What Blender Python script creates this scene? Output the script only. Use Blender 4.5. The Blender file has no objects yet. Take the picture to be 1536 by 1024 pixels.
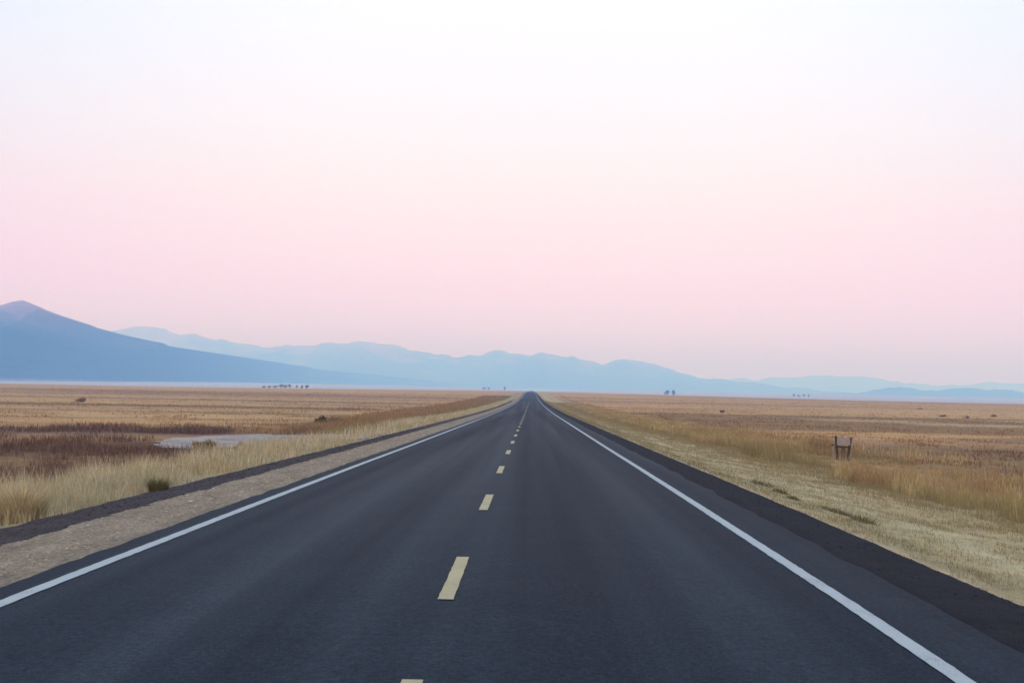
import bpy, math, random
import numpy as np
random.seed(7)
RNG = np.random.default_rng(11)
C = bpy.context.scene.collection

# ------------------------------------------------------------------ noise
def _hash(ix, iy, s):
    n = (ix.astype(np.int64) * 374761393 + iy.astype(np.int64) * 668265263 + s * 974634777) & 0xFFFFFFFF
    n = ((n ^ (n >> 13)) * 1274126177) & 0xFFFFFFFF
    n = (n ^ (n >> 16)) & 0xFFFFFFFF
    return n / 4294967295.0

def vnoise(x, y, s=0):
    x = np.asarray(x, float); y = np.asarray(y, float)
    ix = np.floor(x); iy = np.floor(y)
    fx = x - ix; fy = y - iy
    fx = fx * fx * (3 - 2 * fx); fy = fy * fy * (3 - 2 * fy)
    a = _hash(ix, iy, s); b = _hash(ix + 1, iy, s)
    c = _hash(ix, iy + 1, s); d = _hash(ix + 1, iy + 1, s)
    return (a + (b - a) * fx) * (1 - fy) + (c + (d - c) * fx) * fy

def fbm(x, y, s=0, o=4):
    t = 0.0; amp = 0.5; tot = 0.0
    for k in range(o):
        t = t + amp * vnoise(x * 2 ** k + 17.3 * k, y * 2 ** k - 9.1 * k, s + k)
        tot += amp; amp *= 0.5
    return t / tot

def sstep(x, a, b):
    t = np.clip((np.asarray(x, float) - a) / (b - a), 0, 1)
    return t * t * (3 - 2 * t)

# ------------------------------------------------------------------ lie of the land (metres; camera above the origin, road along +Y)
ROAD_Y = np.array([-600, -60, 0, 10, 19, 30, 42, 75, 105, 150, 240, 365, 520, 700, 900, 1200, 2000, 6000, 30000], float)
ROAD_Z = np.array([2.0, .1, 0, 0, -.05, -.13, -.23, -.48, -.70, -1.02, -1.46, -1.72, -1.38, -.66, -.12, .02, .1, .3, .3])
def road_z(Y):
    return np.interp(Y, ROAD_Y, ROAD_Z)
LINE_L, LINE_R, LINE_C = -4.12, 2.72, -0.65
def crown(X):
    return 0.075 - 0.030 * np.abs(np.asarray(X, float) - LINE_C) ** 1.15 * .62
CX = np.array([-4000, -40, -14, -11, -9, -7.4, -6.7, -6.0, -4.8, -3.9, 2.6, 3.4, 4.55, 6, 8.5, 10.5, 14, 40, 4000], float)
CZ = np.array([-1.05, -1.05, -.98, -.80, -.52, -.30, -.21, -.12, -.09, -.14, -.14, -.09, -.15, -.38, -.72, -.92, -1.02, -1.1, -1.1])
def ground_z(X, Y):
    X = np.asarray(X, float); Y = np.asarray(Y, float)
    k = 1 - .72 * sstep(Y, 250, 900)
    z = road_z(Y) + np.interp(X, CX, CZ) * k
    off = np.maximum(sstep(-X, 6.9, 9), sstep(X, 4.4, 7))
    wob = (fbm(X / 2.1, Y / 2.6, 3) - .5) * .16 + (fbm(X / 17, Y / 21, 5) - .5) * .35 * sstep(np.abs(X), 10, 22)
    z = z + off * wob * (1 - .6 * sstep(Y, 60, 250))
    far = sstep(np.abs(X), 60, 500)
    z = z + far * (-.0024 * np.clip(Y - 300, 0, 2900) + 24 * sstep(Y, 3200, 8500))
    z = z + 2.5 * (fbm(X / 900, Y / 700, 21) - .5) * sstep(np.abs(X), 150, 900) * sstep(Y, 700, 2500)
    return z

# ------------------------------------------------------------------ what grows where: soil and plant colours by place (albedo)
STRAW, TAN = (.51, .292, .122), (.475, .288, .135)
BROWN, UMBER = (.265, .148, .066), (.135, .068, .037)
PALE, GOLD, RUST, OLIVE = (.48, .405, .255), (.40, .265, .105), (.30, .175, .085), (.23, .20, .085)
GREYDIRT = (.36, .32, .30)
def mixc(a, b, t):
    t = np.asarray(t)[..., None]
    return np.asarray(a) * (1 - t) + np.asarray(b) * t
def ground_col(X, Y):
    X = np.asarray(X, float); Y = np.asarray(Y, float)
    n1 = fbm(X / 60, Y / 45, 31, 5); n2 = fbm(X / 9, Y / 7, 41, 4); n3 = fbm(X / 260, Y / 170, 51, 4)
    w = (n2 - .5) * 10
    c = np.broadcast_to(np.array(STRAW), X.shape + (3,)).copy()
    c = mixc(c, TAN, sstep(n1, .46, .62) * .8)
    c = mixc(c, (.36, .205, .105), sstep(n3, .45, .64) * .8)
    n4 = fbm(X / 130, Y / 38, 57, 4)
    c = mixc(c, (.57, .36, .165), sstep(n4, .50, .66) * .5); c = mixc(c, (.34, .18, .085), (1 - sstep(n4, .36, .46)) * .6)
    c = mixc(c, BROWN, sstep(n2 + (n1 - .5), .66, .80) * .45)
    # left: dark burnt brush near the road, thin dark furrow lines farther out
    L = sstep(-X, 11.5 + w * .1, 14 + w * .1)
    m = L * sstep(Y, 22, 30) * (1 - sstep(Y + w * 1.2, 62, 74))
    c = mixc(c, UMBER, m * (.65 + .35 * sstep(n2, .35, .6)))
    m = sstep(-X, 15, 20) * sstep(Y + w * .6, 70, 75) * (1 - sstep(Y + w * .6, 82, 88)) * sstep(vnoise(X / 7, Y / 30, 61), .18, .5)
    c = mixc(c, (.16, .10, .075), m * .9)
    for yy, ww, st, sd in ((222, 20, .95, 71), (160, 5, .5, 72), (335, 18, .6, 73), (128, 3, .5, 74), (520, 26, .5, 75)):
        b = np.exp(-((Y - yy - X * .03 - (vnoise(X / 40, Y * 0, sd) - .5) * 18) / ww) ** 2)
        c = mixc(c, (.20, .115, .06), sstep(-X, 22, 34) * b * st)
    # right: a broad brown stubble field with pale bands through it
    R = sstep(X, 15, 20 + w)
    m = R * sstep(Y + w, 118, 128) * (1 - sstep(Y + w * 2 - (X - 30) * .12, 255, 270))
    c = mixc(c, BROWN, m * .92)
    for (x0, yy, ww, x1) in ((50, 214, 12, 70), (60, 186, 13, 190), (92, 240, 10, 170)):
        b = np.exp(-((Y - yy - (X - x0) * -.10 - w * .5) / ww) ** 2) * sstep(X, x0 - 5, x0 + 5) * (1 - sstep(X, x1 - 6, x1 + 6))
        c = mixc(c, (.50, .335, .175), b * .9)
    m = R * sstep(Y + w, 40, 48) * (1 - sstep(Y + w * .8, 78, 92))
    c = mixc(c, (.24, .14, .07), m * .85)
    m = R * sstep(Y + w, 94, 98) * (1 - sstep(Y + w * .8, 108, 114))
    c = mixc(c, (.16, .10, .062), m * .6 * sstep(X, 30, 45))
    # rusty strip of brush along both sides of the road
    m = sstep(-X, 9.5, 11.5 + w * .2) * (1 - sstep(-X + w * .4, 18, 26)) * sstep(Y, 78, 95) * (1 - sstep(Y, 500, 800))
    c = mixc(c, RUST, m * .85)
    m = sstep(X, 10, 11.5) * (1 - sstep(X + w * .5, 15, 20)) * sstep(Y, 8, 14) * (1 - sstep(Y, 500, 800))
    c = mixc(c, (.34, .235, .115), m * .8)
    # pale verge grass
    m = sstep(-X, 6.6, 7.1) * (1 - sstep(-X + w * .15, 10.8, 13))
    c = mixc(c, (.33, .27, .15), m)
    m = sstep(X, 4.45, 4.8) * (1 - sstep(X + w * .12, 11.2, 12.8))
    c = mixc(c, (.42, .325, .165), m)
    c = mixc(c, (.47, .395, .22), m * np.exp(-((X - 6.9 - (vnoise(Y / 14, Y * 0, 81) - .5) * .8) / .55) ** 2) * .9)
    c = mixc(c, (.30, .245, .125), m * np.exp(-((X - 5.2 - (vnoise(Y / 5, Y * 0, 82) - .5) * .6) / .4) ** 2) * .7)
    c = mixc(c, (.40, .34, .24), m * (1 - sstep(X, 4.6, 4.9)) * .7)
    # bare strip under the road itself
    m = (1 - sstep(np.abs(X + .7), 4.6, 5.2))
    c = mixc(c, (.10, .09, .09), m)
    # the pale mist band before the hills is put into the far plain's colour
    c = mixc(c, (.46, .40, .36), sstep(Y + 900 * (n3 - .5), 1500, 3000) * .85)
    return c * .78 * (.86 + .28 * fbm(X / 1.3, Y / 1.1, 91, 3))[..., None]

# ------------------------------------------------------------------ mesh helpers
def link(name, me, parent=None, mat=None):
    o = bpy.data.objects.new(name, me); C.objects.link(o)
    if mat: me.materials.append(mat)
    if parent: o.parent = parent
    return o
def tag(o, label=None, cat=None, group=None, kind=None):
    if label: o['label'] = label
    if cat: o['category'] = cat
    if group: o['group'] = group
    if kind: o['kind'] = kind
    return o
def mesh_np(name, V, F, col=None, smooth=False):
    """V (n,3); F (m,k) faces all of one size; col (n,3) albedo per vertex."""
    V = np.ascontiguousarray(V, np.float32); F = np.ascontiguousarray(F, np.int32)
    me = bpy.data.meshes.new(name)
    m, k = F.shape
    me.vertices.add(len(V)); me.vertices.foreach_set('co', V.ravel())
    me.loops.add(m * k); me.loops.foreach_set('vertex_index', F.ravel())
    me.polygons.add(m)
    me.polygons.foreach_set('loop_start', np.arange(0, m * k, k, dtype=np.int32))
    me.update(calc_edges=True)
    me.polygons.foreach_set('use_smooth', np.full(m, smooth))
    if col is not None:
        a = me.color_attributes.new('albedo', 'FLOAT_COLOR', 'POINT')
        c4 = np.ones((len(V), 4), np.float32); c4[:, :3] = col
        a.data.foreach_set('color', c4.ravel())
    me.validate()
    return me
def grid_faces(nr, nc):
    i = np.arange(nr - 1)[:, None] * nc + np.arange(nc - 1)[None, :]
    return np.stack([i, i + 1, i + nc + 1, i + nc], -1).reshape(-1, 4)

# ------------------------------------------------------------------ materials
def new_mat(name):
    m = bpy.data.materials.new(name); m.use_nodes = True
    nt = m.node_tree; nt.nodes.clear()
    out = nt.nodes.new('ShaderNodeOutputMaterial')
    return m, nt, out
def N(nt, t, **kw):
    n = nt.nodes.new(t)
    for k, v in kw.items(): setattr(n, k, v)
    return n
def noise_node(nt, scale, detail=4, vec=None, rough=.6):
    n = N(nt, 'ShaderNodeTexNoise'); n.inputs['Scale'].default_value = scale
    n.inputs['Detail'].default_value = detail; n.inputs['Roughness'].default_value = rough
    if vec is not None: nt.links.new(vec, n.inputs['Vector'])
    return n
def ramp_node(nt, fac, stops):
    r = N(nt, 'ShaderNodeValToRGB'); e = r.color_ramp.elements
    while len(e) < len(stops): e.new(.5)
    for q, (p, c) in zip(e, stops):
        q.position = p; q.color = (*c, 1) if len(c) == 3 else c
    nt.links.new(fac, r.inputs[0]); return r
def mulc(nt, a, b, fac=1.0):
    m = N(nt, 'ShaderNodeMix', data_type='RGBA', blend_type='MULTIPLY')
    m.inputs[0].default_value = fac
    nt.links.new(a, m.inputs[6]); nt.links.new(b, m.inputs[7]); return m.outputs[2]

def attr_mat(name, rough=.95, spec=.1, fine=(9, 60), bump=.0, trans=0.0):
    """albedo read from the mesh's own colours, broken up by fine procedural grain"""
    m, nt, out = new_mat(name)
    at = N(nt, 'ShaderNodeAttribute', attribute_name='albedo')
    geo = N(nt, 'ShaderNodeNewGeometry')
    col = at.outputs['Color']
    for s, a in zip(fine, (.20, .26)):
        n = noise_node(nt, s, 5, geo.outputs['Position'])
        r = ramp_node(nt, n.outputs['Fac'], [(.25, (1 - a,) * 3), (.75, (1 + a,) * 3)])
        col = mulc(nt, col, r.outputs[0])
    p = N(nt, 'ShaderNodeBsdfPrincipled')
    p.inputs['Roughness'].default_value = rough; p.inputs['Specular IOR Level'].default_value = spec
    nt.links.new(col, p.inputs['Base Color'])
    if bump:
        n = noise_node(nt, fine[-1] * .5, 6, geo.outputs['Position'])
        b = N(nt, 'ShaderNodeBump'); b.inputs['Strength'].default_value = bump; b.inputs['Distance'].default_value = .05
        nt.links.new(n.outputs['Fac'], b.inputs['Height']); nt.links.new(b.outputs[0], p.inputs['Normal'])
    if trans:
        t = N(nt, 'ShaderNodeBsdfTranslucent'); nt.links.new(col, t.inputs['Color'])
        mx = N(nt, 'ShaderNodeMixShader'); mx.inputs[0].default_value = trans
        nt.links.new(p.outputs[0], mx.inputs[1]); nt.links.new(t.outputs[0], mx.inputs[2])
        nt.links.new(mx.outputs[0], out.inputs[0])
    else:
        nt.links.new(p.outputs[0], out.inputs[0])
    return m

def noisy_mat(name, c0, c1, scale=6, rough=.9, spec=.2, bump=.3, detail=6, dist=.02, stretch=None, extra=None):
    m, nt, out = new_mat(name)
    tc = N(nt, 'ShaderNodeTexCoord'); vec = tc.outputs['Object']
    if stretch:
        mp = N(nt, 'ShaderNodeMapping'); mp.inputs['Scale'].default_value = stretch
        nt.links.new(vec, mp.inputs[0]); vec = mp.outputs[0]
    n = noise_node(nt, scale, detail, vec, .65)
    r = ramp_node(nt, n.outputs['Fac'], [(.3, c0), (.7, c1)])
    col = r.outputs[0]
    if extra:
        n2 = noise_node(nt, extra, 3, vec); r2 = ramp_node(nt, n2.outputs['Fac'], [(.3, (.72,) * 3), (.7, (1.25,) * 3)])
        col = mulc(nt, col, r2.outputs[0])
    p = N(nt, 'ShaderNodeBsdfPrincipled')
    p.inputs['Roughness'].default_value = rough; p.inputs['Specular IOR Level'].default_value = spec
    nt.links.new(col, p.inputs['Base Color'])
    if bump:
        b = N(nt, 'ShaderNodeBump'); b.inputs['Strength'].default_value = bump; b.inputs['Distance'].default_value = dist
        nt.links.new(n.outputs['Fac'], b.inputs['Height']); nt.links.new(b.outputs[0], p.inputs['Normal'])
    nt.links.new(p.outputs[0], out.inputs[0])
    return m

def asphalt_mat():
    m, nt, out = new_mat('asphalt')
    geo = N(nt, 'ShaderNodeNewGeometry'); pos = geo.outputs['Position']
    sp = N(nt, 'ShaderNodeSeparateXYZ'); nt.links.new(pos, sp.inputs[0])
    # lanes wear in long bands: a noise stretched along the road
    mp = N(nt, 'ShaderNodeMapping'); mp.inputs['Scale'].default_value = (1, .012, 0)
    nt.links.new(pos, mp.inputs[0])
    bands = noise_node(nt, .95, 3, mp.outputs[0], .5)
    rb = ramp_node(nt, bands.outputs['Fac'], [(.28, (.0110, .0145, .0215)), (.52, (.0140, .0220, .0315)), (.75, (.0190, .0315, .0425))])
    blot = noise_node(nt, .9, 6, pos, .7); r1 = ramp_node(nt, blot.outputs['Fac'], [(.3, (.86, .86, .88)), (.7, (1.14, 1.13, 1.12))])
    col = mulc(nt, rb.outputs[0], r1.outputs[0])
    agg = noise_node(nt, 95, 3, pos, .7); r2 = ramp_node(nt, agg.outputs['Fac'], [(.3, (.45,) * 3), (.52, (.95,) * 3), (.75, (2.2,) * 3)])
    col = mulc(nt, col, r2.outputs[0])
    g2 = noise_node(nt, 23, 4, pos, .75); r3 = ramp_node(nt, g2.outputs['Fac'], [(.32, (.52,) * 3), (.68, (1.55,) * 3)])
    col = mulc(nt, col, r3.outputs[0])
    p = N(nt, 'ShaderNodeBsdfPrincipled'); p.inputs['Specular IOR Level'].default_value = .012
    rr = N(nt, 'ShaderNodeMapRange'); nt.links.new(bands.outputs['Fac'], rr.inputs[0])
    rr.inputs[1].default_value = .3; rr.inputs[2].default_value = .7; rr.inputs[3].default_value = .62; rr.inputs[4].default_value = .50
    nt.links.new(rr.outputs[0], p.inputs['Roughness'])
    nt.links.new(col, p.inputs['Base Color'])
    b = N(nt, 'ShaderNodeBump'); b.inputs['Strength'].default_value = .35; b.inputs['Distance'].default_value = .004
    nt.links.new(agg.outputs['Fac'], b.inputs['Height']); nt.links.new(b.outputs[0], p.inputs['Normal'])
    nt.links.new(p.outputs[0], out.inputs[0])
    return m

def paint_mat(name, col, under, wear=.52):
    m, nt, out = new_mat(name)
    geo = N(nt, 'ShaderNodeNewGeometry'); pos = geo.outputs['Position']
    n = noise_node(nt, 55, 6, pos, .75); n2 = noise_node(nt, 1.7, 4, pos)
    ad = N(nt, 'ShaderNodeMath', operation='MULTIPLY_ADD'); nt.links.new(n2.outputs['Fac'], ad.inputs[0])
    ad.inputs[1].default_value = .55; nt.links.new(n.outputs['Fac'], ad.inputs[2])
    r = ramp_node(nt, ad.outputs[0], [(wear - .06, under), (wear + .10, tuple(c * .88 for c in col)), (wear + .40, col)])
    p = N(nt, 'ShaderNodeBsdfPrincipled'); p.inputs['Roughness'].default_value = .7; p.inputs['Specular IOR Level'].default_value = .3
    nt.links.new(r.outputs[0], p.inputs['Base Color']); nt.links.new(p.outputs[0], out.inputs[0])
    return m

# ------------------------------------------------------------------ camera (a 42 mm view from a high driver's seat, rolled a little)
cam = bpy.data.cameras.new('camera'); co = bpy.data.objects.new('camera', cam); C.objects.link(co)
cam.sensor_width = 36; cam.lens = 42.0
cam.shift_x = -29 / 1536; cam.shift_y = 73.5 / 1536
cam.clip_start = .1; cam.clip_end = 60000
co.location = (0, 0, 1.75)
from mathutils import Matrix
co.rotation_mode = 'QUATERNION'
co.rotation_quaternion = (Matrix.Rotation(math.atan(-.0200), 3, 'Y') @ Matrix.Rotation(math.pi / 2, 3, 'X')).to_quaternion()
sc = bpy.context.scene; sc.camera = co
sc.view_settings.view_transform = 'Standard'; sc.view_settings.look = 'None'
sc.view_settings.exposure = 0; sc.view_settings.gamma = 1
sc.cycles.use_denoising = True; sc.cycles.denoiser = 'OPENIMAGEDENOISE'; sc.cycles.denoising_input_passes = 'RGB_ALBEDO_NORMAL'; sc.cycles.denoising_prefilter = 'ACCURATE'
sc.cycles.max_bounces = 6; sc.cycles.diffuse_bounces = 3; sc.cycles.volume_bounces = 1
sc.cycles.filter_width = 1.6

# ------------------------------------------------------------------ sky and light: dusk, the sun just at the horizon behind the camera
SUN_EL, SUN_AZ = math.radians(7), math.radians(205)
w = bpy.data.worlds.new('World'); sc.world = w; w.use_nodes = True
nt = w.node_tree; nt.nodes.clear()
tc = N(nt, 'ShaderNodeTexCoord'); sp = N(nt, 'ShaderNodeSeparateXYZ'); nt.links.new(tc.outputs['Generated'], sp.inputs[0])
SKY = [(0.0, (.78, .82, 1.26)), (.02, (.90, .85, 1.38)), (.05, (1.04, .83, 1.32)), (.082, (1.09, .805, 1.10)), (.12, (1.07, .865, 1.00)), (.16, (1.04, .925, .99)),
       (.21, (1.01, .985, 1.08)), (.30, (.98, 1.03, 1.19)), (.45, (1.05, 1.20, 1.50)), (.70, (.81, 1.05, 1.54)), (1.0, (.67, .95, 1.54))]
rs = ramp_node(nt, sp.outputs['Z'], SKY)
# the afterglow brightens the half of the sky behind the camera
gl = N(nt, 'ShaderNodeMapRange', interpolation_type='SMOOTHSTEP'); nt.links.new(sp.outputs['Y'], gl.inputs[0])
gl.inputs[1].default_value = .5; gl.inputs[2].default_value = -1.0; gl.inputs[3].default_value = 0; gl.inputs[4].default_value = 1
mg = N(nt, 'ShaderNodeMix', data_type='RGBA', blend_type='MIX'); nt.links.new(gl.outputs[0], mg.inputs[0])
mg.inputs[6].default_value = (1, 1, 1, 1); mg.inputs[7].default_value = (1.55, 1.35, 1.15, 1)
skyc = mulc(nt, rs.outputs[0], mg.outputs[2])
# and the sky straight ahead is a little paler than towards the sides
dn = N(nt, 'ShaderNodeVectorMath', operation='DOT_PRODUCT'); nt.links.new(tc.outputs['Generated'], dn.inputs[0])
dn.inputs[1].default_value = (0.0, .974, .225)
cl = N(nt, 'ShaderNodeMapRange'); nt.links.new(dn.outputs['Value'], cl.inputs[0])
cl.inputs[1].default_value = .86; cl.inputs[2].default_value = .99; cl.inputs[3].default_value = 0; cl.inputs[4].default_value = 1
cm = N(nt, 'ShaderNodeMix', data_type='RGBA'); nt.links.new(cl.outputs[0], cm.inputs[0])
sidec = ramp_node(nt, sp.outputs['Z'], [(.04, (.94, .88, .98)), (.13, (.94, .84, .94)), (.20, (.86, .86, .96)), (.30, (.74, .86, .98)), (.5, (1, 1, 1))])
nt.links.new(sidec.outputs[0], cm.inputs[6]); cm.inputs[7].default_value = (1.05, 1.05, 1.04, 1)
skyc = mulc(nt, skyc, cm.outputs[2])
bg = N(nt, 'ShaderNodeBackground'); nt.links.new(skyc, bg.inputs[0]); bg.inputs[1].default_value = 1.0
ns = N(nt, 'ShaderNodeTexSky', sky_type='NISHITA'); ns.sun_disc = False
ns.sun_elevation = SUN_EL; ns.sun_rotation = SUN_AZ
bg2 = N(nt, 'ShaderNodeBackground'); nt.links.new(ns.outputs[0], bg2.inputs[0]); bg2.inputs[1].default_value = .01
ads = N(nt, 'ShaderNodeAddShader'); nt.links.new(bg.outputs[0], ads.inputs[0]); nt.links.new(bg2.outputs[0], ads.inputs[1])
wo = N(nt, 'ShaderNodeOutputWorld'); nt.links.new(ads.outputs[0], wo.inputs[0])
sl = bpy.data.lights.new('sun', 'SUN'); sl.energy = .55; sl.angle = math.radians(20); sl.color = (1.0, .80, .72)
so = bpy.data.objects.new('sun', sl); C.objects.link(so)
from mathutils import Vector
sd = Vector((math.sin(SUN_AZ) * math.cos(SUN_EL), math.cos(SUN_AZ) * math.cos(SUN_EL), math.sin(SUN_EL)))
so.rotation_mode = 'QUATERNION'; so.rotation_quaternion = sd.to_track_quat('Z', 'Y')
so.location = (0, -20, 30)

# ------------------------------------------------------------------ ground
def axis(pos):
    return np.unique(np.round(np.concatenate(pos), 4))
gx = np.concatenate([np.linspace(0, 14, 85), 14 * np.geomspace(1, 1800, 190)[1:]])
gx = np.concatenate([-gx[:0:-1], gx])
gy = np.concatenate([-np.geomspace(1200, 2, 40), np.linspace(0, 30, 76)[0:], 30 * np.geomspace(1, 1300, 540)[1:]])
GX, GY = np.meshgrid(gx, gy)
V = np.stack([GX, GY, ground_z(GX, GY)], -1).reshape(-1, 3)
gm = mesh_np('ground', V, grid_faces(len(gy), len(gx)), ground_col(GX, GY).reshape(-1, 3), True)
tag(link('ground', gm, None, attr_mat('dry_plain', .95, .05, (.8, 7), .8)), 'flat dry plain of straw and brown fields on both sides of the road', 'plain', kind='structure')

# ------------------------------------------------------------------ road, markings, shoulders
yr = np.concatenate([np.linspace(-40, 60, 401), 60 * np.geomspace(1, 100, 420)[1:]])
def sheet(xs, ys, zf, xf=None):
    X, Y = np.meshgrid(xs, ys)
    if xf: X = xf(X, Y)
    return np.stack([X, Y, zf(X, Y)], -1).reshape(-1, 3), grid_faces(len(ys), len(xs))
def road_top(X, Y): return road_z(Y) + crown(X)
def road_x(X, Y):
    e = (fbm(Y / .5, Y * 0, 101, 4) - .5) * -.12 * sstep(-X, 4.35, 4.49) + (fbm(Y / 1.1, Y * 0, 103, 3) - .5) * .16 * sstep(X, 3.1, 3.3)
    return X + e
def road_zz(X, Y):
    z = road_top(X, Y); return z - .12 * ((X < -4.62) | (X > 3.60))
rxs = np.array([-4.74, -4.5, -4.3, -3.6, -2.6, -1.6, -.72, .3, 1.2, 2.2, 2.9, 3.48, 3.72])
V, F = sheet(rxs, yr, road_zz, road_x)
road = link('road', mesh_np('road', V, F, None, True), None, asphalt_mat())
tag(road, 'straight two lane asphalt road running to the horizon', 'road', kind='structure')
def strip(name, xc, width, y0, y1, mat, jag=.006, step=None):
    n = max(8, int((y1 - y0) / .12)) if step is None else 0
    ys = np.linspace(y0, y1, n) if step is None else step
    X = np.stack([np.full(len(ys), xc - width / 2), np.full(len(ys), xc + width / 2)], 1)
    X[:, 0] += (fbm(ys / .15, ys * 0, 111, 2) - .5) * 2 * jag; X[:, 1] += (fbm(ys / .15, ys * 0, 113, 2) - .5) * 2 * jag
    Y = np.stack([ys, ys], 1)
    top = np.stack([X, Y, road_top(X, Y) + .006], -1).reshape(-1, 3)
    return link(name, mesh_np(name, top, grid_faces(len(ys), 2)), road, mat)
white = paint_mat('white_road_paint', (.335, .365, .355), (.14, .15, .165), .62)
yellow = paint_mat('faded_yellow_paint', (.38, .315, .165), (.14, .13, .11), .62)
ystep = np.concatenate([np.linspace(-40, 60, 800), 60 * np.geomspace(1, 60, 500)[1:]])
for xc in (LINE_L, LINE_R):
    strip('edge_line', xc, .14, 0, 0, white, .008, ystep)
spans = [(-6.4, -3.8), (4.4, 6.86), (9.5, 12.0), (17.0, 19.7), (25.4, 28.1)] + [(34.4 + 8.4 * k, 37.0 + 8.4 * k) for k in range(38)]
for a, b in spans:
    strip('lane_dash', LINE_C, .125, a, b, yellow, .006)

GRAV = noisy_mat('tan_gravel', (.115, .090, .064), (.30, .235, .160), 24, .95, .1, .8, 8, .03, (1, .35, 1), 2.2)
DIRT = noisy_mat('dark_roadside_soil', (.020, .015, .016), (.058, .044, .045), 22, .95, .15, .8, 8, .03, None, 1.6)
CIND = noisy_mat('dark_cinder_shoulder', (.0060, .0056, .0080), (.0165, .0155, .0200), 30, .9, .08, .6, 8, .02, None, 1.2)
GREY = noisy_mat('grey_dirt', (.19, .155, .13), (.36, .295, .25), 4, .95, .1, .6, 8, .03, None, .5)
ysh = np.concatenate([np.linspace(-30, 45, 620), 45 * np.geomspace(1, 90, 500)[1:]])
def lump(X, Y, a, s=0): return (fbm(X / .35, Y / .5, 121 + s, 4) - .5) * a * (1 - .7 * sstep(Y, 40, 200))
def z_gravel(X, Y):
    base = road_z(Y) + np.interp(X, [-6.2, -5.85, -5.15, -4.68, -4.52, -4.36], [-.16, -.085, -.05, -.008, -.022, -.10])
    return base + lump(X, Y, .035) * sstep(-X, 4.75, 5.15) + (fbm(X / .09, Y / .13, 127, 3) - .5) * .028 * (1 - sstep(Y, 20, 60))
V, F = sheet(np.linspace(-6.2, -4.36, 40), ysh, z_gravel, lambda X, Y: X + (fbm(Y / 1.6, Y * 0, 131, 4) - .5) * .5 * sstep(-X, 5.2, 6.0))
tag(link('gravel_shoulder', mesh_np('gravel_shoulder', V, F, None, True), None, GRAV), 'strip of tan gravel beside the left white edge line', 'shoulder', kind='structure')
def z_dirt(X, Y):
    return road_z(Y) + np.interp(X, [-7.6, -7.25, -6.6, -5.8, -5.55], [-.42, -.255, -.165, -.095, -.16]) + lump(X, Y, .055, 7)
V, F = sheet(np.linspace(-7.6, -5.55, 26), ysh, z_dirt, lambda X, Y: X + (fbm(Y / 1.1, Y * 0, 133, 4) - .5) * .5 * sstep(-X, 6.3, 6.9))
tag(link('soil_bank', mesh_np('soil_bank', V, F, None, True), None, DIRT), 'narrow band of dark loose soil between left gravel and grass', 'bank', kind='structure')
def z_cind(X, Y):
    return road_z(Y) + np.interp(X, [3.1, 3.3, 3.6, 4.4, 4.95], [-.14, -.06, -.018, -.085, -.29]) + lump(X, Y, .02, 9) * sstep(X, 3.6, 4.0) + (fbm(X / .09, Y / .13, 129, 3) - .5) * .02 * (1 - sstep(Y, 20, 60))
V, F = sheet(np.linspace(3.1, 4.95, 24), ysh, z_cind, lambda X, Y: X + (fbm(Y / .5, Y * 0, 135, 4) - .5) * .12)
tag(link('cinder_shoulder', mesh_np('cinder_shoulder', V, F, None, True), None, CIND), 'dark cinder shoulder along the right side of the road', 'shoulder', kind='structure')
# dirt turn-out on the left
outl = np.array([(-8.0, 57.5), (-10, 60), (-12.6, 62.5), (-14.6, 57.5), (-16.6, 55.5), (-18.6, 58.5), (-20.3, 65), (-19.6, 72), (-17, 77.5), (-13.5, 80), (-10.5, 74), (-8.0, 64.5)])
def z_turn(X, Y): return ground_z(X, Y) + .045
def fill(name, outl, dens, zf, jit=.6):
    from mathutils.geometry import delaunay_2d_cdt
    P = []
    for i in range(len(outl)):
        a, b = outl[i], outl[(i + 1) % len(outl)]
        n = int(np.linalg.norm(b - a) / dens) + 1
        for t in np.linspace(0, 1, n, endpoint=False):
            q = a + (b - a) * t
            P.append(q + (np.array([fbm(q[0] / 1.3, q[1] / 1.3, 5), fbm(q[0] / 1.3, q[1] / 1.3, 8)]) - .5) * 2 * jit)
    E = [(i, (i + 1) % len(P)) for i in range(len(P))]
    lo, hi = outl.min(0), outl.max(0)
    for x in np.arange(lo[0], hi[0], dens):
        for y in np.arange(lo[1], hi[1], dens): P.append(np.array([x + .01, y + .013]))
    vs, _, fs, *_ = delaunay_2d_cdt([Vector((float(p[0]), float(p[1]))) for p in P], E, [], 1, 1e-4)
    A = np.array([(v.x, v.y) for v in vs])
    return mesh_np(name, np.column_stack([A, zf(A[:, 0], A[:, 1])]), np.array([f for f in fs if len(f) == 3]), None, True)
tag(link('dirt_track', fill('dirt_track', outl, .5, z_turn), None, GREY), 'pale grey dirt turnout left of the road beyond the dark brush', 'dirt track', kind='structure')

# ------------------------------------------------------------------ grasses: real blades, one object per stand
def blades(px, py, h, w, col, lean=.35, z=None, rng=RNG):
    n = len(px)
    pz = ground_z(px, py) - .02 if z is None else z
    a = rng.uniform(0, 2 * np.pi, n); la = rng.uniform(0, 2 * np.pi, n)
    lx = np.cos(la) * lean * h * rng.uniform(.2, 1.2, n); ly = np.sin(la) * lean * h * rng.uniform(.2, 1.2, n)
    dx, dy = np.cos(a) * w / 2, np.sin(a) * w / 2
    b = np.stack([px, py, pz], -1); d = np.stack([dx, dy, 0 * dx], -1)
    m = b + np.stack([lx * .35, ly * .35, h * .58], -1); t = b + np.stack([lx, ly, h], -1)
    V = np.stack([b - d, b + d, m - d * .75, m + d * .75, t], 1).reshape(-1, 3)
    k = np.arange(n)[:, None, None] * 5
    F = (k + np.array([[0, 1, 3], [0, 3, 2], [2, 3, 4]])[None]).reshape(-1, 3)
    return V, F, np.repeat(col, 5, 0)
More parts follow.
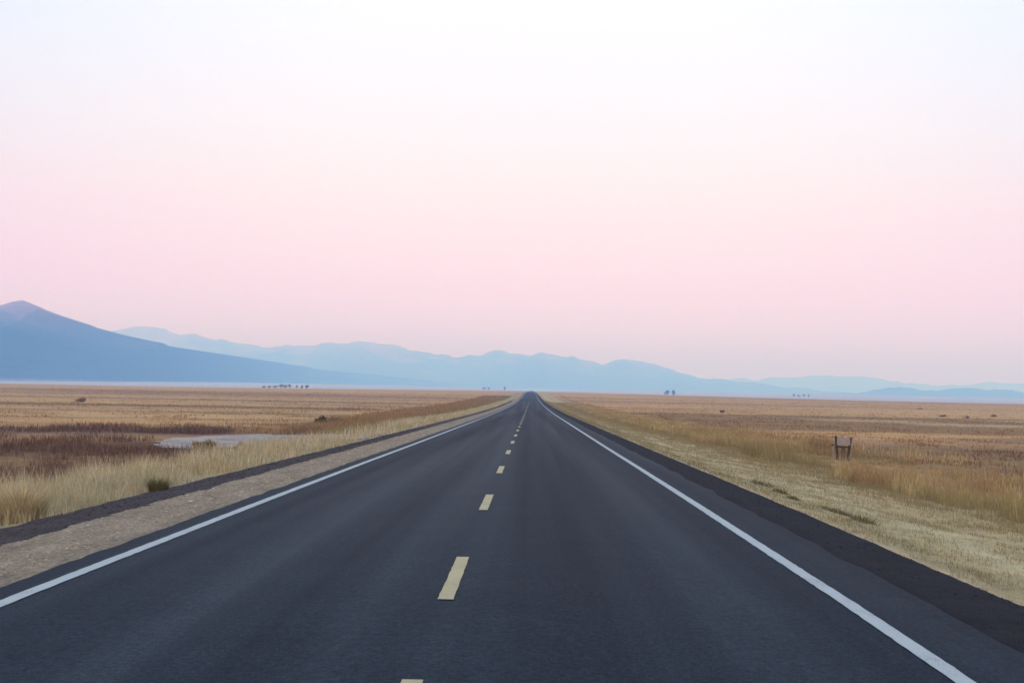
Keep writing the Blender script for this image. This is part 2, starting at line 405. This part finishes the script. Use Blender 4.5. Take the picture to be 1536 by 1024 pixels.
GRASS = attr_mat('dry_grass', .9, .1, (1.2, 14), 0, .25)
def vary(c, n, s=.22, hue=.06):
    c = np.broadcast_to(np.asarray(c) * .80, (n, 3)) * np.exp(RNG.normal(0, s, (n, 1)))
    return np.clip(c * (1 + RNG.normal(0, hue, (n, 3))), .01, .75)
def stand(name, label, sets, cat='grass'):
    Vs, Fs, Cs, o = [], [], [], 0
    for px, py, h, w, c in sets:
        V, F, cc = blades(px, py, h, w, c)
        Vs.append(V); Fs.append(F + o); Cs.append(cc); o += len(V)
    return tag(link(name, mesh_np(name, np.concatenate(Vs), np.concatenate(Fs), np.concatenate(Cs)), None, GRASS), label, cat, kind='stuff')
def logy(n, a, b): return np.exp(RNG.uniform(np.log(a), np.log(b), n))
def wid(Y, k=.00042, lo=.004): return np.maximum(lo, k * Y) * RNG.uniform(.6, 1.5, len(Y))
# left verge: tall pale bunch grass
def verge_left():
    n = 190000
    Y = logy(n, 4, 420); X = -6.75 - np.abs(RNG.normal(0, 1, n)) * 0 - RNG.power(1.15, n) * (5.6 + 0 * Y)
    cl = fbm(X / .55, Y / .6, 201, 3); band = fbm(X / 2.2, Y / 5, 203, 3)
    keep = RNG.random(n) < np.clip(.25 + 2.4 * (cl - .36), .06, 1)
    edge = X > -7.1 - (fbm(Y / 1.4, Y * 0, 207, 3) - .3) * .9
    keep &= ~edge
    out = (-X > 11.0 + (fbm(Y / 6, Y * 0, 209) - .5) * 3); keep &= ~(out & (RNG.random(n) < .85))
    keep &= ~((X < -7.2) & (Y > 50) & (Y < 80) & (RNG.random(n) < .88))
    X, Y, cl, band = X[keep], Y[keep], cl[keep], band[keep]
    grow = sstep(-X, 6.7, 9.2)
    h = (.14 + .40 * grow) * (.25 + 1.5 * cl) * RNG.uniform(.55, 1.25, len(X)) * (1 - .35 * sstep(Y, 60, 160))
    c = vary(PALE, len(X), .26) * 1.15
    c = mixc(c, vary((.50, .36, .17), len(X)), sstep(band, .52, .66) * .45)
    c = mixc(c, vary((.42, .38, .20), len(X)), (1 - sstep(band, .34, .46)) * .5)
    return X, Y, h, wid(Y), np.clip(c, .01, .8)
stand('verge_grass', 'tall pale bunch grass growing along the left side of the road', [verge_left()])
# dark brush beyond it
def brush():
    n = 120000
    Y = logy(n, 24, 84); X = -11.5 - RNG.power(.75, n) * 52
    cl = fbm(X / 1.6, Y / 1.8, 211, 3)
    keep = (RNG.random(n) < np.clip(.1 + 3 * (cl - .40), .03, 1)) & (X > -.62 * Y - 6)
    keep &= ~((Y > 54.5) & (X > -19.4 - 2 * vnoise(Y / 2.5, X / 2.5, 9))) & ~((Y > 70 + 8 * (vnoise(X / 9, X * 0, 3) - .5)) & (Y < 75))
    X, Y, cl = X[keep], Y[keep], cl[keep]
    c = vary((.155, .092, .07), len(X)); c = mixc(c, vary((.27, .19, .12), len(X)), (RNG.random(len(X)) < .12) * 1.0)
    return X, Y, RNG.uniform(.12, .42, len(X)) * (.5 + cl), wid(Y, .0004), c
def brush_far():
    n = 14000
    Y = RNG.uniform(76, 84, n); X = -14.5 - RNG.power(.8, n) * 40
    cl = vnoise(X / 2.6, Y / 6, 213); k = RNG.random(n) < np.clip(2.4 * (cl - .3), 0, 1); X, Y, cl = X[k], Y[k], cl[k]
    return X, Y, RNG.uniform(.15, .5, len(X)) * (.4 + cl), wid(Y, .0005), vary((.19, .12, .088), len(X))
stand('dark_undergrowth', 'low dark brown brush on the left field beyond the pale grass', [brush(), brush_far()], 'undergrowth')
# right verge: short mown grass
def verge_right():
    n = 270000
    Y = logy(n, 4, 420); X = 4.55 + RNG.random(n) * 8.1
    keep = X > 4.5 + (fbm(Y / .8, Y * 0, 223, 4) - .35) * .5
    cl = fbm(X / .4, Y / .6, 221, 3); keep &= RNG.random(n) < np.clip(.3 + 2 * (cl - .36), .1, 1)
    X, Y, cl = X[keep], Y[keep], cl[keep]
    c = ground_col(X, Y) * vary((1.25, 1.25, 1.25), len(X), .2).clip(.5, 1.8) * 1.1
    h = RNG.uniform(.025, .085, len(X)) * (.5 + cl) * (1 + 1.6 * sstep(X, 8.2, 11))
    return X, Y, h, wid(Y), np.clip(c, .01, .75)
stand('mown_grass', 'short pale mown grass on the right verge', [verge_right()])
# right: tall golden grass in broken patches along the ditch
def gold_front(Y): return 10.5 + (fbm(Y / 7, Y * 0, 231, 3) - .5) * 2.6 + .9 * sstep(Y, 45, 55) + 1.4 * np.exp(-((Y - 47) / 4) ** 2) - 4.2 * (1 - sstep(Y, 12, 30)) * 0
def gold():
    n = 230000
    Y = logy(n, 9, 420); f = gold_front(Y)
    wd = 13 - 5 * sstep(Y, 50, 110)
    X = f + RNG.power(.8, n) * wd
    cl = fbm(X / .9, Y / 1.1, 233, 3); pt = fbm(X / 4.5, Y / 6, 235, 3)
    keep = RNG.random(n) < np.clip(.12 + 3.2 * (cl - .38) + .8 * (pt - .5), .02, 1)
    keep &= ~((Y > 43) & (Y < 58) & (X > 18.5)) & ~((Y > 44) & (Y < 50) & (RNG.random(n) < .5))
    keep &= ~((Y > 64) & (Y < 95) & (X > 17 + 2 * pt) & (RNG.random(n) < .8))
    X, Y, cl, pt = X[keep], Y[keep], cl[keep], pt[keep]
    h = RNG.uniform(.25, .66, len(X)) * (.3 + 1.3 * cl) * (1 - .45 * sstep(Y, 60, 160))
    h = h * (.45 + 1.1 * fbm(X / 2.4, Y / 2.8, 237, 2))
    h = h * (1 - .75 * sstep(Y, 45, 50) * (1 - sstep(Y, 62, 66)) * sstep(X, 12.2, 13.2))
    c = vary((.47, .345, .165), len(X)) * 1.1
    c = mixc(c, vary((.38, .225, .105), len(X)), sstep(pt, .50, .64) * .7)
    c = mixc(c, vary((.30, .26, .10), len(X)), (1 - sstep(pt, .36, .46)) * .6)
    c = mixc(c, vary((.22, .16, .065), len(X)), np.exp(-((Y - 62) / 12) ** 2) * (X < 19) * .55)
    return X, Y, h, wid(Y), np.clip(c, .01, .75)
stand('golden_grass', 'tall golden grass beyond the mown strip on the right', [gold()])
# rusty and olive brush along the left verge farther off
def rust():
    n = 60000
    Y = logy(n, 76, 620); X = -10.2 - RNG.power(.9, n) * (9 + 5 * sstep(Y, 90, 200))
    cl = fbm(X / 1.6, Y / 4, 241, 3); k = RNG.random(n) < np.clip(.15 + 3 * (cl - .38), .03, 1)
    X, Y, cl = X[k], Y[k], cl[k]
    t = sstep(-X + 6 * (cl - .5), 12, 16)
    c = mixc(vary((.27, .235, .095), len(X)), vary((.34, .215, .105), len(X)), t)
    return X, Y, RNG.uniform(.2, .6, len(X)) * (.5 + cl), wid(Y, .0004), c
stand('rust_grass', 'olive and rust coloured grass band along the left verge in the distance', [rust()])
# thin stubble over the open fields
def stubble(side, n, seed):
    Y = logy(n, 40, 700); X = side * (16 + RNG.power(.7, n) * (.62 * Y))
    cl = fbm(X / 3.5, Y / 5, seed, 4); k = RNG.random(n) < np.clip(3.2 * (cl - .44), .04, 1)
    k &= ~((side < 0) & (X > -23) & (Y > 54) & (Y < 81))
    X, Y, cl = X[k], Y[k], cl[k]
    c = ground_col(X, Y) * vary((1.25, 1.25, 1.25), len(X), .25).clip(.4, 1.6) * (1.15 - .12 * sstep(cl, .5, .7))[:, None]
    return X, Y, RNG.uniform(.06, .26, len(X)) * (.5 + cl), wid(Y, .0005), np.clip(c, .01, .7)
stand('field_stubble', 'thin dry stubble over the open fields', [stubble(-1, 110000, 251), stubble(1, 110000, 257)])

# ------------------------------------------------------------------ loose stones and clods of the shoulders
def stones(name, label, X, Y, Z, s, col, mat, cat):
    n = len(X)
    base = np.array([(1, 0, 0), (-1, 0, 0), (0, 1, 0), (0, -1, 0), (0, 0, 1), (0, 0, -1)], float)
    F8 = np.array([(0, 2, 4), (2, 1, 4), (1, 3, 4), (3, 0, 4), (2, 0, 5), (1, 2, 5), (3, 1, 5), (0, 3, 5)])
    V = base[None] * RNG.uniform(.5, 1.15, (n, 6, 1)); a = RNG.uniform(0, 6.28, n)
    ca, sa = np.cos(a)[:, None], np.sin(a)[:, None]
    x = V[..., 0] * ca - V[..., 1] * sa; y = V[..., 0] * sa + V[..., 1] * ca
    V = np.stack([x * 1.2, y, V[..., 2] * .7], -1) * s[:, None, None] + np.stack([X, Y, Z], -1)[:, None]
    F = (np.arange(n)[:, None, None] * 6 + F8[None]).reshape(-1, 3)
    return tag(link(name, mesh_np(name, V.reshape(-1, 3), F, np.repeat(col, 6, 0)), None, mat), label, cat, kind='stuff')
STONE = attr_mat('stone', .9, .2, (20, 90), 0)
n = 15000; Y = logy(n, 4, 70); X = -4.7 - RNG.power(.8, n) * 1.2
stones('gravel', 'loose tan gravel scattered along the left shoulder', X, Y, z_gravel(X, Y), RNG.lognormal(-4.95, .5, n) * (1 + Y / 60), vary((.31, .24, .165), n, .28), STONE, 'gravel')
n = 9000; Y = logy(n, 4, 70); X = -5.85 - RNG.random(n) * 1.2
stones('soil_clods', 'dark clods on the soil band beside the left gravel', X, Y, z_dirt(X, Y), RNG.lognormal(-4.7, .5, n) * (1 + Y / 60), vary((.045, .034, .034), n, .35), STONE, 'soil')
n = 6000; Y = logy(n, 4, 60); X = 3.55 + RNG.random(n) * 1.05
stones('cinders', 'small dark cinders on the right shoulder', X, Y, z_cind(X, Y), RNG.lognormal(-5.2, .4, n) * (1 + Y / 60), vary((.018, .017, .021), n, .3), STONE, 'cinders')

# ------------------------------------------------------------------ single bushes, tussocks and weeds
LEAF = attr_mat('bush_leaf', .85, .15, (3, 25), 0, .2)
BARK = noisy_mat('bark', (.06, .045, .035), (.14, .10, .08), 14, .9, .1, .4)
def leaves_mesh(name, rx, ry, rz, n, size, col, up=.35, lobes=5, seed=0, cz=None):
    r = np.random.default_rng(seed)
    lc = r.normal(0, .48, (lobes, 3)) * (1, 1, .55); lr = r.uniform(.4, .75, lobes)
    k = r.integers(0, lobes, n)
    d = r.normal(0, 1, (n, 3)); d /= np.linalg.norm(d, axis=1)[:, None]
    P = lc[k] + d * (lr[k] * r.uniform(.35, 1, n) ** .5)[:, None]
    P = P * (rx, ry, rz); P[:, 2] += rz if cz is None else cz
    P[:, 2] = np.maximum(P[:, 2], .02 * rz if cz is None else cz - rz)
    a = r.normal(0, 1, (n, 3)); a[:, 2] += up * 2; a /= np.linalg.norm(a, axis=1)[:, None]
    b = np.cross(a, r.normal(0, 1, (n, 3))); b /= np.linalg.norm(b, axis=1)[:, None]
    s = size * r.uniform(.6, 1.4, (n, 1))
    V = np.stack([P - b * s * .3, P + b * s * .3, P + a * s + b * s * .12, P + a * s - b * s * .12], 1).reshape(-1, 3)
    cc = np.asarray(col) * np.exp(r.normal(0, .3, (n, 1))) * np.exp(r.normal(0, .25, lobes))[k][:, None]
    return mesh_np(name, V, np.arange(4 * n).reshape(-1, 4), np.repeat(np.clip(cc, .01, .7), 4, 0))
def stems_mesh(name, n, h, spread, r0, seed):
    r = np.random.default_rng(seed); Vs, Fs = [], []
    for i in range(n):
        a = r.uniform(0, 6.28); e = np.array([math.cos(a) * spread * r.uniform(.3, 1), math.sin(a) * spread * r.uniform(.3, 1), h * r.uniform(.6, 1)])
        b = np.array([math.cos(a) * r0 * 2, math.sin(a) * r0 * 2, -.05]); o = len(Vs) * 0 + sum(len(v) for v in Vs)
        pts = [b, b + (e - b) * .5 + r.normal(0, h * .05, 3), e]
        ring = []
        for p, rr in zip(pts, (r0, r0 * .6, r0 * .25)):
            ring += [p + np.array([math.cos(q) * rr, math.sin(q) * rr, 0]) for q in (0, 1.57, 3.14, 4.71)]
        Vs.append(np.array(ring))
        for j in range(2):
            for q in range(4):
                Fs.append((o + j * 4 + q, o + j * 4 + (q + 1) % 4, o + j * 4 + 4 + (q + 1) % 4, o + j * 4 + 4 + q))
    return mesh_np(name, np.concatenate(Vs), np.array(Fs))
def empty(name, loc):
    o = bpy.data.objects.new(name, None); C.objects.link(o); o.location = loc; o.empty_display_size = .2; return o
def bush(name, label, cat, x, y, rx, rz, col, n, size, seed, ry=None, group=None, up=.35):
    e = tag(empty(name, (x, y, float(ground_z(x, y)))), label, cat, group)
    link('foliage', leaves_mesh('foliage', rx, ry or rx, rz, n, size, col, up, 6, seed), e, LEAF)
    link('stem', stems_mesh('stem', 7, rz * 1.3, rx * .6, .012 + rz * .015, seed), e, BARK)
    return e
def tussock(name, label, x, y, h, r, col, n, w, seed, cat='tussock', group=None):
    rr = np.random.default_rng(seed); a = rr.uniform(0, 6.28, n); q = r * .45 * rr.random(n) ** .6
    bx, by = np.cos(a) * q, np.sin(a) * q
    hh = h * rr.uniform(.5, 1, n); V = []
    out = (q / (r * .45)) * r * rr.uniform(.4, 1.3, n)
    d = np.stack([-np.sin(a) * w / 2, np.cos(a) * w / 2, 0 * a], -1)
    b = np.stack([bx, by, 0 * a - .03], -1)
    m = b + np.stack([np.cos(a) * out * .35, np.sin(a) * out * .35, hh * .62], -1)
    t = b + np.stack([np.cos(a) * out, np.sin(a) * out, hh], -1)
    V = np.stack([b - d, b + d, m - d * .7, m + d * .7, t], 1).reshape(-1, 3)
    F = (np.arange(n)[:, None, None] * 5 + np.array([[0, 1, 3], [0, 3, 2], [2, 3, 4]])[None]).reshape(-1, 3)
    c = np.repeat(np.clip(np.asarray(col) * np.exp(rr.normal(0, .25, (n, 1))), .01, .7), 5, 0)
    o = link(name, mesh_np(name, V, F, c), None, GRASS); o.location = (x, y, float(ground_z(x, y)))
    return tag(o, label, cat, group)
tussock('grass_tussock', 'large golden tussock in the pale grass at the left edge', -7.75, 18.2, .66, .62, (.45, .345, .185), 1300, .007, 301)
tussock('grass_tussock', 'dark olive tussock at the edge of the soil band', -7.15, 23.0, .36, .34, (.15, .13, .055), 650, .008, 302)
bush('bush', 'dark bush standing alone above the olive grass left of the road', 'bush', -18.7, 105.9, .5, .42, (.105, .085, .042), 900, .12, 311)
bush('bush', 'low spreading brown bush just right of the tall dark bush', 'bush', -18.2, 110, .9, .27, (.15, .11, .055), 900, .12, 312)
bush('bush', 'rounded olive brown bush beside the grey dirt turnout', 'bush', -14.3, 52.2, .5, .28, (.20, .145, .07), 900, .08, 313)
bush('bush', 'small brown bush on the dirt turnout margin near the pale grass', 'bush', -13.2, 54.5, .16, .22, (.16, .11, .065), 300, .06, 314)
bush('bush', 'small green bush at the edge of the pale left verge', 'bush', -9.9, 112, .45, .22, (.19, .17, .07), 500, .1, 315)
bush('sagebrush', 'sagebrush clump on the dark line of the far left field', 'bush', -92.6, 246, .8, .5, (.27, .175, .10), 500, .25, 316)
bush('sagebrush', 'small lone sagebrush at the top of the brown stubble field', 'bush', 45, 281.6, .45, .28, (.20, .135, .085), 400, .2, 317)
for i, (x, y, rx, lab) in enumerate(((101.7, 294.6, 1.6, 'wide low sagebrush, left of two at the dark far edge of the right field'),
        (100.8, 276, .9, 'smaller sagebrush, right of two at the dark far edge of the right field'),
        (121.1, 312.9, 1.0, 'lone dark sagebrush at the right end of the far field'),
        (147.6, 453.4, 1.5, 'faint sagebrush out on the pale far right plain'))):
    bush('sagebrush', lab, 'bush', x, y, rx * .6, .24, (.22, .145, .085), 400, .17, 321 + i)
def weed(label, x, y, rx, ry, h, n, seed):
    r_ = np.random.default_rng(seed); t = r_.uniform(-1, 1, n); cl = vnoise(t * ry / .11, t * 0, seed)
    k = r_.random(n) < .42 + 1.1 * sstep(cl, .3, .75); t, cl = t[k], cl[k]; n = len(t)
    px, py = x + r_.normal(0, rx, n).clip(-2 * rx, 2 * rx) - t * ry * .12, y + t * ry * 1.2
    hh = h * r_.uniform(.15, 1, n) ** 1.3 * (.35 + cl)
    g = np.array((.135, .115, .06)) * np.exp(r_.normal(0, .4, (n, 1)))
    V, F, c = blades(px, py, hh, r_.uniform(.006, .014, n), np.clip(g, .01, .5), 1.1)
    return tag(link('roadside_weed', mesh_np('roadside_weed', V, F, c), None, GRASS), label, 'weed', 'weeds on the mown right verge')
weed('upright dark green weed patch, farthest one on the mown right verge', 5.72, 29.5, .10, .5, .20, 840, 331)
weed('thin dark weed behind the long flat line on the right verge', 5.6, 26.6, .05, .35, .13, 800, 332)
weed('sparse low weed between the bigger patches on the right verge', 5.45, 24.6, .05, .28, .10, 1400, 333)
weed('long flat line of dark weeds on the right verge', 5.75, 22.4, .07, .65, .11, 1040, 334)
weed('bushy dark weed nearest the camera on the right verge', 5.78, 20.7, .08, .28, .15, 600, 335)

# ------------------------------------------------------------------ far trees
def tree(label, x, y, h, wd, col, seed, group, narrow=False):
    g = float(ground_z(x, y)); e = tag(empty('distant_tree', (x, y, g)), label, 'tree', group)
    link('crown', leaves_mesh('crown', wd / 2, wd / 2, h * (.42 if narrow else .36), 420, h * .11, col, .2, 7, seed, h * .58), e, LEAF)
    link('trunk', stems_mesh('trunk', 4, h * .75, wd * .28, h * .022, seed), e, BARK)
for i, (px, hh, wd, lab) in enumerate(((396, 4.6, 7, 'wide pale tree at the left end of the far left grove'), (404, 5.2, 6.5, 'second tree from the left in the far left grove'),
        (412, 5.4, 7, 'broad tree in the middle of the far left grove'), (421.5, 8, 6.5, 'tallest tree of the far left grove'), (427.5, 6.4, 4.5, 'tree right beside the tallest one of the far left grove'),
        (434, 6.4, 3.6, 'first of four separate trees right of the far left grove'), (445, 5.6, 2.8, 'second of four separate trees right of the far left grove'),
        (452.5, 6.0, 2.6, 'third of four separate trees right of the far left grove'), (460.5, 6.6, 4.2, 'last separate tree at the right end of the far left grove'))):
    Yt = 1750 + 40 * math.sin(i * 2.1); Xt = (px - 797 - .05) / 1792 * Yt
    tree(lab, Xt, Yt, hh, wd, (.19, .165, .16), 401 + i, 'trees of the far left grove')
for i, (X, Y, hh, wd, lab) in enumerate(((-139, 3500, 10, 14, 'small wide tree on the horizon left of the road end'), (-125, 3500, 9, 6, 'middle one of three small trees left of the road end'), (-79, 3500, 13, 5, 'thin tree on the horizon nearest the road end'))):
    tree(lab, X, Y, hh, wd, (.21, .18, .17), 421 + i, 'trees left of the road end')
tree('flat topped tree on the horizon right of the road, against blue hills', 388, 3400, 19, 16, (.05, .055, .05), 431, 'pair of trees on the right horizon')
tree('slim upright tree beside the flat topped tree on the right horizon', 404, 3400, 20, 6, (.05, .055, .05), 432, 'pair of trees on the right horizon', True)
for i, (px, hh, wd) in enumerate(((1191, 13, 8), (1198, 10, 10), (1206, 14, 5), (1213, 15, 6))):
    Yt = 4300.; tree('faint ' + ('leftmost', 'second', 'third', 'rightmost')[i] + ' tree of the four far ones before the pale right hills', (px - 797 + .06) / 1792 * Yt, Yt, hh, wd, (.05, .055, .05), 441 + i, 'faint trees before the right hills')

# ------------------------------------------------------------------ the weathered wooden stand in the right ditch
def bar(p, q, wx, wy, jag=.012, seed=1, segs=6, w2=None):
    """a rough hewn bar from p to q, split into rings with uneven faces"""
    r = np.random.default_rng(seed); p, q = np.array(p, float), np.array(q, float); V, F = [], []
    for i in range(segs + 1):
        t = i / segs; c = p + (q - p) * t; sx = wx * (1 - t) + (w2 or wx) * t
        for sx_, sy_ in ((-1, -1), (1, -1), (1, 1), (-1, 1)):
            V.append(c + np.array([sx_ * sx / 2, sy_ * wy / 2, 0]) + r.normal(0, jag / 2, 3) * (1, 1, .3))
        if i:
            b = (i - 1) * 4
            for k in range(4): F.append((b + k, b + (k + 1) % 4, b + 4 + (k + 1) % 4, b + 4 + k))
    F += [(3, 2, 1, 0), tuple(segs * 4 + k for k in range(4))]
    return V, F
def hbar(p, q, wy, wz, seed, jag=.008, segs=6):
    r = np.random.default_rng(seed); p, q = np.array(p, float), np.array(q, float); V, F = [], []
    for i in range(segs + 1):
        c = p + (q - p) * i / segs
        for a, b in ((-1, -1), (1, -1), (1, 1), (-1, 1)): V.append(c + np.array([0, a * wy / 2, b * wz / 2]) + r.normal(0, jag / 2, 3))
        if i:
            o = (i - 1) * 4
            for k in range(4): F.append((o + k, o + 4 + k, o + 4 + (k + 1) % 4, o + (k + 1) % 4))
    F += [(0, 1, 2, 3), tuple(segs * 4 + 3 - k for k in range(4))]
    return V, F
def part(name, VF, mat, par):
    return link(name, mesh_np(name, np.array(VF[0]), np.array(VF[1])), par, mat)
WOODD = noisy_mat('dark_weathered_wood', (.030, .022, .018), (.085, .062, .05), 9, .9, .15, .5, 6, .01, (4, 4, .6))
WOODG = noisy_mat('grey_weathered_wood', (.18, .155, .14), (.33, .285, .26), 9, .9, .15, .5, 6, .01, (.6, 4, 4))
WOODB = noisy_mat('brown_weathered_wood', (.075, .057, .048), (.15, .115, .098), 9, .9, .15, .5, 6, .01, (4, 4, .6))
sx, sy = 15.45, 59.0
ws = tag(empty('wooden_stand', (sx, sy, float(ground_z(sx, sy)))), 'weathered wooden stand with two splayed posts and a grey board', 'wooden stand')
part('post', bar((-.24, 0, -.25), (-.37, 0, 1.22), .11, .11, .014, 1), WOODD, ws)
part('post', bar((.21, 0, -.25), (.37, 0, 1.17), .10, .11, .014, 2, w2=.13), WOODD, ws)
bd = part('board', hbar((-.32, -.065, .93), (.32, -.065, .92), .03, .30, 3), WOODG, ws)
part('rail', hbar((-.34, -.07, .70), (.31, -.07, .67), .06, .085, 4), WOODD, ws)
part('top_rail', hbar((-.33, -.068, 1.145), (.33, -.068, 1.13), .04, .05, 5), WOODG, ws)
part('slat', bar((-.06, .0, -.2), (-.05, -.02, .66), .07, .05, .01, 6), WOODB, ws)
part('slat', bar((.09, .0, -.2), (.07, -.02, .66), .10, .05, .01, 7), WOODB, ws)
sp_ = part('side_stake', bar((-.40, .05, -.2), (-.50, .05, .72), .07, .07, .01, 8), WOODG, ws)
part('stake_cap', hbar((-.56, .05, .76), (-.45, .05, .76), .085, .07, 9), WOODD, sp_)

# ------------------------------------------------------------------ hills (each ridge stands at its own distance; heights in metres)
def ridge(name, label, pts, D0, W, seed, low, high, hz0, hz1, base=-12, jag=1.):
    P = np.array(pts, float); dx, dy = P[:, 0] - 797, P[:, 1] - 585.5
    D = D0 if np.isscalar(D0) else np.interp(P[:, 0], *D0); DD = D; W0 = W
    RX = (dx + .02 * dy) / 1792 * D; RZ = 1.75 - (dy - .02 * dx) / 1792 * D
    xs = np.linspace(RX[0], RX[-1], 900); DL = np.interp(xs, RX, np.broadcast_to(DD, RX.shape)); D = float(np.mean(DL[280:560])); t = np.linspace(-1, 1, 61)
    H = np.interp(xs, RX, RZ)
    kern = np.array([.2, .6, .2])
    H0 = H; H = np.convolve(np.pad(H, 1, 'edge'), kern, 'valid') + (1 - 2 * np.abs(fbm(xs / (D * .021), xs * 0, seed, 5) - .5) - .8) * D * .0042 * jag
    X, T = np.meshgrid(xs, t); Hh = np.broadcast_to(H, X.shape); a = np.abs(T)
    wx = X + (fbm(T * 3 + seed, X / (D * .15), seed + 3) - .5) * D * .06
    rid = 1 - 2 * np.abs(fbm(wx / (D * .05), T * 1.2, seed + 5, 4) - .5)
    s = a ** (.75 + .5 * fbm(X / 900, T * 0, seed + 9))
    Z = Hh * (1 - s) ** 1.25 + Hh * (rid - .75) * .75 * (a * (1 - a)) * 2 + base * s
    Y = DL[None, :] + T * W + (fbm(X / 1400, X * 0, seed + 13) - .5) * W * .3
    V = np.stack([X, Y, Z], -1).reshape(-1, 3)
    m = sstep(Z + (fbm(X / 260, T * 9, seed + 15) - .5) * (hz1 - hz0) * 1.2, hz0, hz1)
    fan_mist = 1 - sstep(Z + (fbm(X / 400, T * 6, seed + 17) - .5) * 24, 4, 22)  # pale fans at the foot, the low mist band put into their colour
    c = mixc(mixc(low, high, m), (.31, .25, .235), fan_mist * (T < 0) * .9) * (.75 + .5 * fbm(X / 120, T * 20, seed + 19))[..., None]
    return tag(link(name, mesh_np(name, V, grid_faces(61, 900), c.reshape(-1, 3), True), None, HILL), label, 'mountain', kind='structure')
HILL = attr_mat('hill_slope', .95, .05, (.01, .05), 0)
FOREST, ALPENGLOW = (.026, .040, .044), (.36, .20, .22)  # pink evening glow on the summits is put into the slope colour
ridge('mountain', 'tall blue mountain with a pinkish peak at the left edge', [(-900, 560), (-500, 505), (-200, 482), (0, 455), (30, 449), (62, 461), (130, 487), (180, 500), (250, 515), (330, 529), (400, 542), (460, 552), (560, 562), (660, 572), (760, 582)], ((-900, 60, 250, 460, 760), (4800, 5000, 6400, 10500, 14500)), 1300, 501, FOREST, ALPENGLOW, 190, 420, jag=.45)
ridge('mountain', 'long pale blue range stretching behind the road to mid right', [(-300, 520), (60, 510), (170, 498), (213, 490), (255, 495), (300, 503), (390, 519), (450, 517), (540, 511), (590, 517), (625, 522), (640, 525), (668, 533), (710, 533), (745, 526), (790, 535), (815, 530), (860, 536), (900, 545), (935, 540), (970, 545), (1010, 552), (1050, 563), (1100, 571), (1200, 582), (1300, 594)], 16500, 3000, 503, FOREST, ALPENGLOW, 200, 760, jag=1.25)
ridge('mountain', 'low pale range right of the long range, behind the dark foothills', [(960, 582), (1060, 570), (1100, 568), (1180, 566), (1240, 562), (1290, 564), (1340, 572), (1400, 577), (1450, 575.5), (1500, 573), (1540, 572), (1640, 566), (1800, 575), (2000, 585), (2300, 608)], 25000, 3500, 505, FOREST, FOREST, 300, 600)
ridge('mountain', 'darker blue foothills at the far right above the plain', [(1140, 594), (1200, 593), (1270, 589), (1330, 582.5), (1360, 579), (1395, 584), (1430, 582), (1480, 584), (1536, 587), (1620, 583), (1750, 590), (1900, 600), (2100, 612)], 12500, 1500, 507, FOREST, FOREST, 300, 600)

# ------------------------------------------------------------------ haze: still evening air over the plain
def box(x0, x1, y0, y1, z0, z1):
    V = [(x, y, z) for z in (z0, z1) for y in (y0, y1) for x in (x0, x1)]
    return np.array(V, float), np.array([(0, 2, 3, 1), (4, 5, 7, 6), (0, 1, 5, 4), (1, 3, 7, 5), (3, 2, 6, 7), (2, 0, 4, 6)])
m, nt, out = new_mat('haze')
pv = N(nt, 'ShaderNodeVolumePrincipled')
pv.inputs['Color'].default_value = (.22, .485, 1.0, 1); pv.inputs['Absorption Color'].default_value = (1, 1, 1, 1)
pv.inputs['Density'].default_value = 2.5e-4; pv.inputs['Anisotropy'].default_value = .3
nt.links.new(pv.outputs[0], out.inputs['Volume'])
hz = link('haze', mesh_np('haze', *box(-38000, 38000, -1500, 29500, -40, 800)), None, m)
tag(hz, 'pale blue evening haze over the plain', 'haze', kind='stuff')
